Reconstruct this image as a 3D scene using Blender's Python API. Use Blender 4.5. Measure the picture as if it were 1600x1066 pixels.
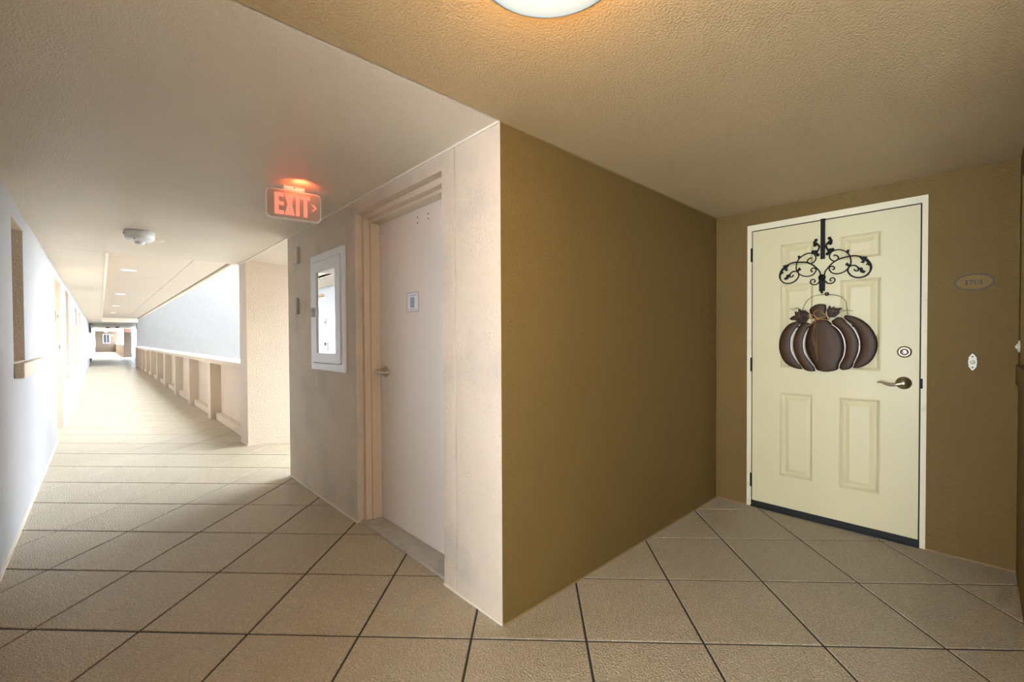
import bpy, bmesh, math, random
from mathutils import Vector, Matrix

# ------------------------------------------------------------------ clear
for o in list(bpy.data.objects):
    bpy.data.objects.remove(o)
SC = bpy.context.scene
COL = SC.collection
R = math.radians

# ------------------------------------------------------------------ camera
H = 2.1125          # soffit height
cam_d = bpy.data.cameras.new('camera')
cam = bpy.data.objects.new('camera', cam_d)
COL.objects.link(cam)
cam_d.sensor_fit = 'HORIZONTAL'
cam_d.sensor_width = 36.0
cam_d.lens = 15.447
cam_d.shift_x = -0.00319
cam_d.shift_y = 0.00485
cam_d.clip_start = 0.02
cam_d.clip_end = 300
_a, _b, _c = R(43.3726), R(-0.8742), R(-0.2734)
_F = Vector((math.sin(_a) * math.cos(_b), math.cos(_a) * math.cos(_b), math.sin(_b)))
_R = Vector((math.cos(_a), -math.sin(_a), 0))
_U = _R.cross(_F)
_R, _U = _R * math.cos(_c) + _U * math.sin(_c), _U * math.cos(_c) - _R * math.sin(_c)
M = Matrix.Identity(4)
for i in range(3):
    M[i][0], M[i][1], M[i][2] = _R[i], _U[i], -_F[i]
M.translation = Vector((-1.2176, -1.3746, 1.2076))
cam.matrix_world = M
SC.camera = cam

# ------------------------------------------------------------------ sky, sun, exposure
SKY_COL = (0.80, 0.90, 1.0)
SKY_STRENGTH = 7.4
SUN_STRENGTH = 26.0
EXPOSURE = 1.55
world = bpy.data.worlds.new('sky')
SC.world = world
world.use_nodes = True
wn = world.node_tree.nodes
bg = wn.get('Background')
bg.inputs[0].default_value = (*SKY_COL, 1)
bg.inputs[1].default_value = SKY_STRENGTH
sun_d = bpy.data.lights.new('sun', 'SUN')
sun_d.energy = SUN_STRENGTH
sun_d.angle = R(0.5)
sun_d.color = (1.0, 0.97, 0.92)
sun = bpy.data.objects.new('sun', sun_d)
COL.objects.link(sun)
sun.location = (-20, -20, 30)
sun.rotation_euler = Vector((1.0, 0.35, -1.0)).to_track_quat('-Z', 'Y').to_euler()
SC.view_settings.view_transform = 'Standard'
SC.view_settings.look = 'None'
SC.view_settings.gamma = 1
SC.view_settings.use_curve_mapping = False
SC.view_settings.exposure = EXPOSURE


# ------------------------------------------------------------------ materials
def mat(name, col, rough=0.6, metal=0.0, noise=None, bump=None, emit=None, spec=0.4, stain=None, speck=None, objrand=0.0):
    """noise=(scale, amount) tints; bump=(scale, distance, detail); stain=(scale, colour, lo, hi); speck=(scale, light colour, amount)"""
    m = bpy.data.materials.new(name)
    m.use_nodes = True
    nt = m.node_tree
    N, Lk = nt.nodes, nt.links
    b = N.get('Principled BSDF')
    b.inputs['Base Color'].default_value = (*col, 1)
    b.inputs['Roughness'].default_value = rough
    b.inputs['Metallic'].default_value = metal
    if spec is not None:
        b.inputs['Specular IOR Level'].default_value = spec
    if emit:
        b.inputs['Emission Color'].default_value = (*emit[0], 1)
        b.inputs['Emission Strength'].default_value = emit[1]
    geo = N.new('ShaderNodeNewGeometry')
    last = None

    def mixc(a_sock, colour, fac_sock, typ='MIX'):
        mx = N.new('ShaderNodeMix')
        mx.data_type = 'RGBA'
        mx.blend_type = typ
        Lk.new(fac_sock, mx.inputs[0])
        if a_sock is None:
            mx.inputs[6].default_value = (*col, 1)
        else:
            Lk.new(a_sock, mx.inputs[6])
        mx.inputs[7].default_value = (*colour, 1)
        return mx.outputs[2]

    def tex(scale, detail=3.0):
        t = N.new('ShaderNodeTexNoise')
        t.inputs['Scale'].default_value = scale
        t.inputs['Detail'].default_value = detail
        Lk.new(geo.outputs['Position'], t.inputs['Vector'])
        return t

    def ramp(sock, lo, hi, a=0.0, z=1.0):
        r = N.new('ShaderNodeMapRange')
        Lk.new(sock, r.inputs[0])
        r.inputs[1].default_value, r.inputs[2].default_value = lo, hi
        r.inputs[3].default_value, r.inputs[4].default_value = a, z
        return r.outputs[0]
    if noise:
        t = tex(noise[0])
        last = mixc(last, tuple(c * (1 - noise[1]) for c in col), ramp(t.outputs[0], 0.35, 0.65))
    if stain:
        t = tex(stain[0], 5.0)
        last = mixc(last, stain[1], ramp(t.outputs[0], stain[2], stain[3], 0, stain[4]))
    if speck:
        v = N.new('ShaderNodeTexVoronoi')
        v.inputs['Scale'].default_value = speck[0]
        Lk.new(geo.outputs['Position'], v.inputs['Vector'])
        sep = N.new('ShaderNodeSeparateColor')
        Lk.new(v.outputs['Color'], sep.inputs[0])
        last = mixc(last, speck[1], ramp(sep.outputs[0], 0.75, 1.0, 0, speck[2]))
        last = mixc(last, speck[3], ramp(sep.outputs[1], 0.7, 1.0, 0, speck[2]))
    if objrand:
        oi = N.new('ShaderNodeObjectInfo')
        last = mixc(last, tuple(c * 0.8 for c in col), ramp(oi.outputs['Random'], 0, 1, 0, objrand))
    if last is not None:
        Lk.new(last, b.inputs['Base Color'])
    if bump:
        t = tex(bump[0], bump[2])
        bp = N.new('ShaderNodeBump')
        bp.inputs['Distance'].default_value = bump[1]
        bp.inputs['Strength'].default_value = bump[3] if len(bump) > 3 else 1.0
        Lk.new(t.outputs[0], bp.inputs['Height'])
        Lk.new(bp.outputs[0], b.inputs['Normal'])
    return m


BEIGE = (0.70, 0.575, 0.45)
M_WALL = mat('beige stucco paint', BEIGE, 0.7, noise=(1.3, 0.05), bump=(85, 0.010, 2.0, 0.7))
M_WALLD = mat('grimy beige stucco paint', BEIGE, 0.65, noise=(1.7, 0.05), bump=(85, 0.010, 2.0, 0.7),
              stain=(3.2, (0.45, 0.41, 0.36), 0.5, 0.75, 0.55))
M_LEFT = mat('pale grey stucco paint', (0.36, 0.355, 0.36), 0.6, noise=(1.1, 0.03), bump=(80, 0.005, 2.0, 0.5))
M_TAN = mat("shade-browned alcove wall colour", (0.175, 0.107, 0.030), 0.65, spec=0.25, noise=(1.3, 0.06), bump=(95, 0.008, 2.0, 0.7))  # browner than the corridor walls: the alcove's dim warm light put into the colour
M_CEIL = mat('textured beige ceiling paint', (0.71, 0.62, 0.50), 0.42, noise=(2.0, 0.04), bump=(140, 0.006, 3.0, 0.7))
M_CEIL2 = mat('textured shade-browned ceiling', (0.47, 0.345, 0.19), 0.6, spec=0.25, noise=(2.0, 0.04), bump=(140, 0.006, 3.0, 0.7))  # tan stands in for the dimmer, warmer light on the alcove ceiling
M_TRIM = mat('pale caulk', (0.80, 0.72, 0.62), 0.6)
M_TANTRIM = mat("tan caulk bead", (0.26, 0.17, 0.07), 0.6)
M_DOORB = mat('pinkish beige door paint', (0.78, 0.68, 0.59), 0.4, noise=(2.0, 0.03))
M_FRAMEB = mat('beige gloss frame paint', (0.68, 0.55, 0.42), 0.4)
M_DOORW = mat('cream white door paint', (0.66, 0.58, 0.35), 0.42, noise=(3.0, 0.03))
M_FRAMEW = mat('scuffed white frame paint', (0.74, 0.66, 0.46), 0.5, stain=(9, (0.35, 0.28, 0.2), 0.62, 0.8, 0.5))
M_TILE = mat('pebbled sand tile', (0.51, 0.435, 0.31), 0.36, noise=(4.0, 0.08), bump=(125, 0.013, 2.5, 0.9),
             speck=(230, (0.80, 0.71, 0.54), 0.7, (0.30, 0.24, 0.16)), objrand=0.3)
M_GROUT = mat('dark grey grout', (0.05, 0.047, 0.042), 0.9)
M_NICKEL = mat('satin nickel', (0.55, 0.50, 0.42), 0.28, metal=1.0)
M_ABRASS = mat('antique nickel', (0.42, 0.36, 0.27), 0.32, metal=1.0)
M_BLACK = mat('black iron', (0.008, 0.007, 0.006), 0.6, spec=0.2)
M_RUBBER = mat('black rubber sweep', (0.01, 0.01, 0.01), 0.7)
M_WHITE = mat('white plastic', (0.80, 0.80, 0.78), 0.35)
M_OFFWHITE = mat('ivory plastic', (0.78, 0.72, 0.56), 0.35)
M_CAB = mat('white enamel cabinet', (0.80, 0.80, 0.82), 0.3)
M_DARK = mat('dark gap', (0.03, 0.025, 0.02), 0.9)
M_GREYFACE = mat('grey exit face', (0.46, 0.40, 0.33), 0.4)
M_SIGN = mat('beige sign plastic', (0.60, 0.52, 0.43), 0.5)
M_EXIT = mat('lit red letters', (0.9, 0.1, 0.06), 0.5, emit=((1.0, 0.17, 0.11), 0.55))
M_LAMP = mat('lit lens', (1, 1, 1), 0.5, emit=((1.0, 0.95, 0.85), 2.0))
M_DOME = mat('frosted glass lens', (0.22, 0.28, 0.32), 0.5, emit=((0.80, 0.95, 1.0), 0.2))
M_BLUEG = mat('dark window glass', (0.05, 0.06, 0.075), 0.08)
M_STEEL = mat('threshold metal', (0.50, 0.47, 0.42), 0.5, noise=(15, 0.2))
M_CONC = mat("pale concrete", (0.62, 0.60, 0.56), 0.9, noise=(0.6, 0.08))
M_GROUND = mat("dark paving", (0.16, 0.16, 0.15), 0.9)
M_DECK = mat("unseen surround paving", (0.26, 0.25, 0.23), 0.9)  # toned down to limit bounce from the added terrace and courtyard walls
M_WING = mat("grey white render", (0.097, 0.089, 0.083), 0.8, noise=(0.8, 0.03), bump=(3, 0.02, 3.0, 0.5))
M_PAPER = mat('white card', (0.78, 0.78, 0.82), 0.4)
M_PINK = mat('faded pink print', (0.55, 0.42, 0.44), 0.5)
M_BLUEGREY = mat('blue grey print', (0.33, 0.37, 0.44), 0.5)
M_GREYPRINT = mat('grey print', (0.5, 0.48, 0.52), 0.5)
M_BROWN = mat('dark brown ink', (0.045, 0.022, 0.015), 0.5)
M_LEAF = mat('dark rusty leaf enamel', (0.035, 0.013, 0.009), 0.5, noise=(60, 0.4), spec=0.2)
M_RAFFIA = mat('orange raffia', (0.34, 0.17, 0.05), 0.8)
M_WIRE = mat('bronze wire', (0.10, 0.075, 0.03), 0.4, metal=0.6)
M_VEIN = mat('pale brush line', (0.22, 0.13, 0.06), 0.6)
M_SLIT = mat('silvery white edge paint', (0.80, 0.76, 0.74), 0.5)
M_ORANGE = mat('lit orange shade', (0.9, 0.5, 0.2), 0.5, emit=((1, 0.55, 0.25), 1.0))
M_FARTAN = mat('far tan paint', (0.17, 0.125, 0.09), 0.7, noise=(1.0, 0.05))  # tan of the end wall, darkened together with the lobby for shade
M_FARDARK = mat('shade-darkened grey brown', (0.16, 0.12, 0.09), 0.7)  # darkened so the far lobby reads as deeper in shadow

# pumpkin enamel: tone follows the brushed-on 'paint' value of the sheet metal
M_PUMP = bpy.data.materials.new('brushed brown pumpkin enamel')
M_PUMP.use_nodes = True
_n, _l = M_PUMP.node_tree.nodes, M_PUMP.node_tree.links
_at = _n.new('ShaderNodeAttribute'); _at.attribute_name = 'paint'
_nz = _n.new('ShaderNodeTexNoise'); _nz.inputs['Scale'].default_value = 70
_gp = _n.new('ShaderNodeNewGeometry'); _l.new(_gp.outputs['Position'], _nz.inputs['Vector'])
_ma = _n.new('ShaderNodeMath'); _ma.operation = 'MULTIPLY_ADD'
_l.new(_nz.outputs[0], _ma.inputs[0]); _ma.inputs[1].default_value = 0.5; _l.new(_at.outputs['Fac'], _ma.inputs[2])
_cr = _n.new('ShaderNodeValToRGB')
_cr.color_ramp.elements[0].position = 0.2; _cr.color_ramp.elements[0].color = (0.020, 0.007, 0.005, 1)
_cr.color_ramp.elements[1].position = 1.1 if False else 1.0; _cr.color_ramp.elements[1].color = (0.062, 0.029, 0.010, 1)
_l.new(_ma.outputs[0], _cr.inputs[0]); _l.new(_cr.outputs[0], _n['Principled BSDF'].inputs['Base Color'])
_n['Principled BSDF'].inputs['Roughness'].default_value = 0.5
_n['Principled BSDF'].inputs['Specular IOR Level'].default_value = 0.25

# cabinet pane: reflective acrylic
M_PANE = bpy.data.materials.new('reflective acrylic pane')
M_PANE.use_nodes = True
_n, _l = M_PANE.node_tree.nodes, M_PANE.node_tree.links
_gl = _n.new('ShaderNodeBsdfGlossy'); _gl.inputs['Roughness'].default_value = 0.015
_gl.inputs['Color'].default_value = (0.93, 0.95, 0.97, 1)
_tr = _n.new('ShaderNodeBsdfTransparent')
_mx = _n.new('ShaderNodeMixShader'); _mx.inputs[0].default_value = 0.72
_l.new(_tr.outputs[0], _mx.inputs[1]); _l.new(_gl.outputs[0], _mx.inputs[2])
_l.new(_mx.outputs[0], _n['Material Output'].inputs[0])
_n.remove(_n['Principled BSDF'])


# ------------------------------------------------------------------ mesh helpers
class MB:
    """collects faces; build() links ONE mesh object"""
    def __init__(self):
        self.v, self.f, self.mi, self.sm = [], [], [], []

    def quad(self, pts, mi=0, smooth=False):
        n = len(self.v)
        self.v += [tuple(p) for p in pts]
        self.f.append(tuple(range(n, n + len(pts))))
        self.mi.append(mi); self.sm.append(smooth)

    def add(self, verts, faces, mi=0, smooth=False):
        n = len(self.v)
        self.v += [tuple(p) for p in verts]
        for f in faces:
            self.f.append(tuple(i + n for i in f)); self.mi.append(mi); self.sm.append(smooth)
        return self

    def box(self, x0, x1, y0, y1, z0, z1, mi=0, bev=0.0):
        if bev <= 0:
            v = [(x, y, z) for x in (x0, x1) for y in (y0, y1) for z in (z0, z1)]
            f = [(0, 1, 3, 2), (4, 6, 7, 5), (0, 4, 5, 1), (2, 3, 7, 6), (0, 2, 6, 4), (1, 5, 7, 3)]
            return self.add(v, f, mi)
        bm = bmesh.new()
        bmesh.ops.create_cube(bm, size=1)
        for q in bm.verts:
            q.co = ((x0 + x1) / 2 + q.co.x * (x1 - x0), (y0 + y1) / 2 + q.co.y * (y1 - y0), (z0 + z1) / 2 + q.co.z * (z1 - z0))
        bmesh.ops.bevel(bm, geom=bm.edges[:], offset=bev, segments=2, affect='EDGES', profile=0.5)
        bm.verts.index_update()
        self.add([q.co[:] for q in bm.verts], [[q.index for q in f.verts] for f in bm.faces], mi)
        bm.free()
        return self

    def lathe(self, prof, origin, axis, n=28, mi=0, smooth=True):
        """prof: list of (radius, height along axis)"""
        ax = Vector(axis).normalized()
        t = ax.orthogonal().normalized(); s = ax.cross(t)
        o = Vector(origin)
        v, f = [], []
        for r, h in prof:
            for k in range(n):
                a = 2 * math.pi * k / n
                v.append(o + ax * h + (t * math.cos(a) + s * math.sin(a)) * r)
        for i in range(len(prof) - 1):
            for k in range(n):
                k2 = (k + 1) % n
                f.append((i * n + k, i * n + k2, (i + 1) * n + k2, (i + 1) * n + k))
        f.append(tuple(reversed(range(n))))
        f.append(tuple((len(prof) - 1) * n + k for k in range(n)))
        return self.add(v, f, mi, smooth)

    def tube(self, pts, r, n=8, mi=0, smooth_pts=4, flat=None):
        """round bar along a Catmull-Rom path; r number or list"""
        P = [Vector(p) for p in pts]
        rr = r if isinstance(r, (list, tuple)) else [r] * len(P)
        Q, RR = [], []
        for i in range(len(P) - 1):
            p0, p1, p2, p3 = P[max(i - 1, 0)], P[i], P[i + 1], P[min(i + 2, len(P) - 1)]
            for k in range(smooth_pts):
                t = k / smooth_pts
                Q.append(0.5 * ((2 * p1) + (p2 - p0) * t + (2 * p0 - 5 * p1 + 4 * p2 - p3) * t * t + (3 * p1 - p0 - 3 * p2 + p3) * t ** 3))
                RR.append(rr[i] * (1 - t) + rr[i + 1] * t)
        Q.append(P[-1]); RR.append(rr[-1])
        v, f = [], []
        nrm = None
        for i, q in enumerate(Q):
            d = (Q[min(i + 1, len(Q) - 1)] - Q[max(i - 1, 0)])
            if d.length < 1e-9:
                d = Vector((0, 0, 1))
            d.normalize()
            if nrm is None:
                nrm = d.orthogonal().normalized()
            else:
                nrm = (nrm - d * nrm.dot(d))
                nrm = nrm.normalized() if nrm.length > 1e-6 else d.orthogonal().normalized()
            s = d.cross(nrm)
            for k in range(n):
                a = 2 * math.pi * k / n
                v.append(q + (nrm * math.cos(a) + s * math.sin(a)) * RR[i])
        for i in range(len(Q) - 1):
            for k in range(n):
                k2 = (k + 1) % n
                f.append((i * n + k, i * n + k2, (i + 1) * n + k2, (i + 1) * n + k))
        f.append(tuple(reversed(range(n)))); f.append(tuple((len(Q) - 1) * n + k for k in range(n)))
        return self.add(v, f, mi, True)

    def plate(self, pts, x0, x1, mi=0):
        """outline given in (y, z), a plate between x0 (back) and x1 (front, lower x)"""
        bm = bmesh.new()
        vs = [bm.verts.new((x1, y, z)) for y, z in pts]
        fa = bm.faces.new(vs)
        ex = bmesh.ops.extrude_face_region(bm, geom=[fa])
        for g in ex['geom']:
            if isinstance(g, bmesh.types.BMVert):
                g.co.x = x0
        bmesh.ops.triangulate(bm, faces=[f for f in bm.faces if len(f.verts) > 4])
        bmesh.ops.recalc_face_normals(bm, faces=bm.faces)
        bm.verts.index_update()
        self.add([q.co[:] for q in bm.verts], [[q.index for q in f.verts] for f in bm.faces], mi)
        bm.free()
        return self

    def slab(self, axis, a0, a1, u0, u1, v0, v1, holes=(), mi=0, mi_side=None):
        """a sheet of thickness a0..a1 along axis with rectangular holes (u0,u1,v0,v1) right through"""
        us = sorted({u0, u1, *[min(max(h[i], u0), u1) for h in holes for i in (0, 1)]})
        vs = sorted({v0, v1, *[min(max(h[i], v0), v1) for h in holes for i in (2, 3)]})

        def P(a, u, v):
            return {0: (a, u, v), 1: (u, a, v), 2: (u, v, a)}[axis]

        def solid(i, j):
            if i < 0 or j < 0 or i >= len(us) - 1 or j >= len(vs) - 1:
                return False
            cu, cv = (us[i] + us[i + 1]) / 2, (vs[j] + vs[j + 1]) / 2
            return not any(h[0] < cu < h[1] and h[2] < cv < h[3] for h in holes)
        ms = mi if mi_side is None else mi_side
        for i in range(len(us) - 1):
            for j in range(len(vs) - 1):
                if not solid(i, j):
                    continue
                A, B, C_, D = us[i], us[i + 1], vs[j], vs[j + 1]
                self.quad([P(a0, A, C_), P(a0, B, C_), P(a0, B, D), P(a0, A, D)], mi)
                self.quad([P(a1, A, C_), P(a1, A, D), P(a1, B, D), P(a1, B, C_)], mi)
                if not solid(i - 1, j): self.quad([P(a0, A, C_), P(a0, A, D), P(a1, A, D), P(a1, A, C_)], ms)
                if not solid(i + 1, j): self.quad([P(a0, B, C_), P(a1, B, C_), P(a1, B, D), P(a0, B, D)], ms)
                if not solid(i, j - 1): self.quad([P(a0, A, C_), P(a1, A, C_), P(a1, B, C_), P(a0, B, C_)], ms)
                if not solid(i, j + 1): self.quad([P(a0, A, D), P(a0, B, D), P(a1, B, D), P(a1, A, D)], ms)
        return self

    def build(self, name, m, parent=None, fix=True, loc=None):
        me = bpy.data.meshes.new(name)
        off = Vector(loc) if loc else Vector((0, 0, 0))
        me.from_pydata([Vector(p) - off for p in self.v], [], self.f)
        mats = m if isinstance(m, (list, tuple)) else [m]
        for q in mats:
            me.materials.append(q)
        for i, p in enumerate(me.polygons):
            p.material_index = self.mi[i]; p.use_smooth = self.sm[i]
        bm = bmesh.new(); bm.from_mesh(me)
        bmesh.ops.remove_doubles(bm, verts=bm.verts, dist=1e-5)
        if fix:
            bmesh.ops.recalc_face_normals(bm, faces=bm.faces)
        bm.to_mesh(me); bm.free()
        o = bpy.data.objects.new(name, me)
        COL.objects.link(o)
        o.location = off
        if parent:
            put_under(o, parent)
        return o


def put_under(o, parent):
    o.parent = parent
    pm = Matrix.Translation(parent.location) if parent.parent is None else Matrix.Translation(parent.parent.location + parent.location)
    o.location = Vector(o.location) - pm.translation


def empty(name, loc):
    o = bpy.data.objects.new(name, None)
    o.empty_display_size = 0.1
    COL.objects.link(o)
    o.location = loc
    return o


def tag(o, label, cat, group=None):
    o['label'] = label; o['category'] = cat
    if group: o['group'] = group
    return o


def struct(o, label=None):
    o['kind'] = 'structure'
    if label: o['label'] = label
    return o


def thing(name, loc, label, cat, group=None):
    return tag(empty(name, loc), label, cat, group)


L, W = 2.18, 1.509

# ================================================================== SETTING
# ---- ground far below and the sunlit wing
struct(MB().box(-12, 60, -60, 60, -6.2, -6.0).build('ground', M_GROUND), 'pale ground far below the open corridor')
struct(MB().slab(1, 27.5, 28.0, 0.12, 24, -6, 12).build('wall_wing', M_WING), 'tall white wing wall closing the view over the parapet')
# storeys above the corridor (their roof edge throws the slanting shadow on the wing)
struct(MB().slab(1, -9, -9.5, -8, 30, -6, 9).slab(0, 9.5, 10.0, -20, 27.45, -6, 0.0).build('wall_sky_block', M_DECK), 'unseen courtyard walls added to block low sky light')  # unseen walls added to cut sky light from behind and beside
struct(MB().box(-4.3, 0.35, -5.6, 27.45, 2.5, 7.0).box(0.35, 3.0, -2.0, 2.6, 2.5, 7.0).box(-12, 0.10, 27.45, 70, 2.52, 7.0).build('wall_upper_storeys', M_CONC), 'storeys above the corridor')

# ---- floor: grout bed, tiles
floor = struct(MB().box(-1.9, 1.0, -5.72, 66.2, -0.3, -0.004).box(1.0, 2.4, -1.9, 0.2, -0.3, -0.004).build('floor', M_GROUT), 'sand coloured floor tiles laid diagonally in dark grout')
TS, TA, TOX, TOY = 0.463, R(45.5495), -0.1442, 0.0282
T1 = Vector((math.sin(TA), math.cos(TA), 0)); T2 = Vector((math.cos(TA), -math.sin(TA), 0))
camxy = Vector((-1.2176, -1.3746, 0))


def tile_mesh():
    m = MB()
    h, b = TS / 2 - 0.0048, 0.0025
    v = []
    for s, z in ((h, -0.012), (h, -0.0025), (h - b, 0.0)):
        for sx, sy in ((-1, -1), (1, -1), (1, 1), (-1, 1)):
            v.append(T1 * (s * sy) + T2 * (s * sx) + Vector((0, 0, z)))
    f = []
    for i in range(2):
        for k in range(4):
            k2 = (k + 1) % 4
            f.append((i * 4 + k, i * 4 + k2, (i + 1) * 4 + k2, (i + 1) * 4 + k))
    f.append((8, 9, 10, 11))
    return m.add(v, f)


def on_floor(c, mrg=0.30):
    x, y = c.x, c.y
    if -1.61 - mrg < x < 0.06 + mrg and -5.4 < y < 66: return True
    if -mrg < x < 2.2 + mrg and -1.51 - mrg < y < mrg: return True
    if 0 < x < 0.8 and 2.84 - mrg < y < 4.38 + mrg: return True
    return False


cells = []
for i in range(-80, 150):
    for j in range(-150, 60):
        c = Vector((TOX, TOY, 0)) + T1 * (TS * (i + 0.5)) + T2 * (TS * (j + 0.5))
        if on_floor(c):
            fwd = (c - camxy).dot(Vector((_F.x, _F.y, 0)))
            cells.append((fwd if fwd > -0.4 else 50 - fwd, i, j, c))
cells.sort(key=lambda q: q[0])
tile0 = None
far = MB()
for k, (d, i, j, c) in enumerate(cells):
    if k < 230 and d < 9:
        if tile0 is None:
            tile0 = tile_mesh().build('tile', M_TILE, floor)
            t = tile0
        else:
            t = tile0.copy(); COL.objects.link(t); t.parent = floor
        t.location = c
    else:
        tm = tile_mesh()
        far.add([Vector(p) + c for p in tm.v], tm.f)
ft = far.build('distant_tiles', M_TILE, floor)
ft['kind'] = 'stuff'

# ---- ceiling
ceil_ = MB()
ceil_.slab(2, H, 2.30, -1.9, 3.05, 0.006, 4.72, holes=[(1.7, 3.2, 2.7, 5.0)])
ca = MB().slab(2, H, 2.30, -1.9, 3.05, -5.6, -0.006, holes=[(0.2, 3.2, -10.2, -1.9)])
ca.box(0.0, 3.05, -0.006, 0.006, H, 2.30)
struct(ca.build('ceiling_alcove', M_CEIL2), 'textured ceiling over the alcove and walkway, browned to carry its shade')
ceil_.slab(2, H, 2.30, -1.9, 0.12, 4.72, 42.4, holes=[(-1.14, 0.2, 4.73, 26.6), (-1.62, -1.15, 4.745, 4.752)])
ceil_.slab(2, H, 2.30, 0.12, 1.0, 28.0, 42.4)
ceil_.slab(2, 2.30, 2.5, -1.9, 0.2, 42.4, 66.2)
struct(ceil_.build('ceiling', M_CEIL), 'textured beige ceiling of the corridor and entry alcove')
cof = MB().slab(2, 2.30, 2.5, -1.3, 0.2, 4.60, 26.75, holes=[(0.108, 0.138, 4.6, 26.7), (-0.285, -0.280, 4.6, 26.7)])
struct(cof.build('ceiling_coffer', mat('smooth cream ceiling paint', (0.50, 0.43, 0.355), 0.8, noise=(2, 0.03), bump=(60, 0.006, 2.0, 0.4))), 'raised cream ceiling panel with round downlights')
struct(MB().box(-1.165, -1.14, 4.70, 26.6, H - 0.006, H + 0.03).build('trim_1', M_TRIM), 'pale bead along the raised ceiling edge')
struct(MB().box(0.148, 0.2, 4.75, 26.7, 2.285, 2.30).build('trim_2', M_FRAMEB), 'beige edge strip over the open side')

# ---- left wall with recesses
LW0 = -0.8  # left wall stops here: unseen opening added to let daylight in
holes = [(2.76, 3.32, 1.07, 2.0), (6.35, 7.40, -0.1, 2.02), (8.67, 9.55, 0.72, 2.04), (12.3, 13.3, 1.0, 1.98),
         (14.7, 15.7, 1.0, 1.98), (19.6, 20.6, -0.1, 2.0), (31.0, 35.5, -0.1, 2.04)]
wl = MB().slab(0, -1.61, -1.85, LW0, 66.2, 0, 2.5, holes=holes)
struct(wl.build('wall_left', M_LEFT), 'pale stucco wall along the corridor with narrow window recesses')
struct(MB().box(-2.0, -1.61, -5.6, -2.1, -0.004, H).build('wall_light_block', M_LEFT), 'unseen left wall stretch added to cut light on the alcove')  # added to close part of the left opening and dim the alcove
struct(MB().box(-2.0, -1.86, LW0, 66.2, -0.3, 2.5).build('wall_left_backing', M_WALL), 'outer skin behind the pale left wall')


def lining(mb, y0, y1, z0, z1, t=0.004):
    """beige paint skin inside a recess of the left wall"""
    a, b = -1.85, -1.612
    mb.box(a, b, y0, y0 + t, z0, z1).box(a, b, y1 - t, y1, z0, z1).box(a, b, y0, y1, z1 - t, z1)
    if z0 > 0: mb.box(a, b, y0, y1, z0, z0 + t)


lm = MB()
for hh in holes:
    lining(lm, hh[0], hh[1], max(hh[2], 0.0), hh[3])
struct(lm.build('trim_3', M_WALL), 'beige painted reveals of the left wall recesses')


def window(n, y0, y1, z0, z1, label, sill=True, sill_y=None):
    w = struct(empty('window_%d' % n, (-1.80, (y0 + y1) / 2, z0)), label)
    MB().box(-1.845, -1.835, y0 + 0.03, y1 - 0.03, z0 + 0.03, z1 - 0.03).build('pane', M_BLUEG, w)
    MB().slab(0, -1.85, -1.815, y0 + 0.004, y1 - 0.004, z0 + 0.004, z1 - 0.004,
              holes=[(y0 + 0.04, y1 - 0.04, z0 + 0.04, z1 - 0.04)]).build('window_frame', M_WHITE, w)
    if sill:
        s0, s1 = sill_y or (y0 - 0.02, y1 + 0.02)
        MB().box(-1.61, -1.565, s0, s1, z0 - 0.095, z0, bev=0.004).build('sill', M_WALL, w)
    return w


window(1, 2.76, 3.32, 1.07, 2.0, 'narrow recessed window nearest the camera in the pale left wall', sill_y=(2.76, 4.25))
window(2, 8.67, 9.55, 0.72, 2.04, 'tall recessed window just past the first doorway', sill_y=(8.75, 9.6))
window(3, 12.3, 13.3, 1.0, 1.98, 'narrow recessed window above the tan wall box', sill=False)
window(4, 14.7, 15.7, 1.0, 1.98, 'second narrow recessed window past the tan wall box', sill=False)


def corridor_door(n, y0, y1, label):
    d = struct(empty('door_%d' % n, (-1.8, (y0 + y1) / 2, 0)), label)
    MB().slab(0, -1.85, -1.78, y0 + 0.005, y1 - 0.005, 0.0, 2.0 - 0.002, holes=[(y0 + 0.05, y1 - 0.05, -0.1, 1.95)]).build('door_frame', M_FRAMEB, d)
    MB().box(-1.845, -1.80, y0 + 0.052, y1 - 0.052, 0.012, 1.948).build('door_slab', M_DOORB, d)
    h = MB().lathe([(0.0, 0), (0.03, 0), (0.03, 0.01), (0.012, 0.014), (0.012, 0.045), (0.0, 0.045)], (-1.80, y0 + 0.12, 1.0), (1, 0, 0), 16)
    h.tube([(-1.757, y0 + 0.12, 1.0), (-1.757, y0 + 0.17, 1.0), (-1.757, y0 + 0.22, 0.998)], 0.009)
    h.build('handle', M_NICKEL, d)


corridor_door(3, 6.35, 7.40, 'recessed beige door in the left wall beyond the first window')
corridor_door(4, 19.6, 20.6, 'distant recessed door far along the left wall')

# ---- wall holding the exit door (faces the corridor), mitred corner in the shade-browned alcove colour
wd = MB()
wd.slab(0, 0.0, 0.15, 0.0, 0.320, 0, H)
wd.slab(0, 0.0, 0.15, 0.327, 2.841, 0, H, holes=[(0.430, 1.432, -0.1, 2.03)])
wd.box(0.03, 0.15, 0.320, 0.327, 0, H)
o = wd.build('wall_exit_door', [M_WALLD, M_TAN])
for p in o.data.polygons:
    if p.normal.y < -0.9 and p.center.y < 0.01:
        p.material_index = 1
struct(o, 'grimy beige stucco wall holding the exit door')
struct(MB().box(0.15, 0.8, 2.69, 2.841, 0, H).build('wall_recess_near', M_WALL), 'beige side wall of the lit recess past the exit door')

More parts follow.
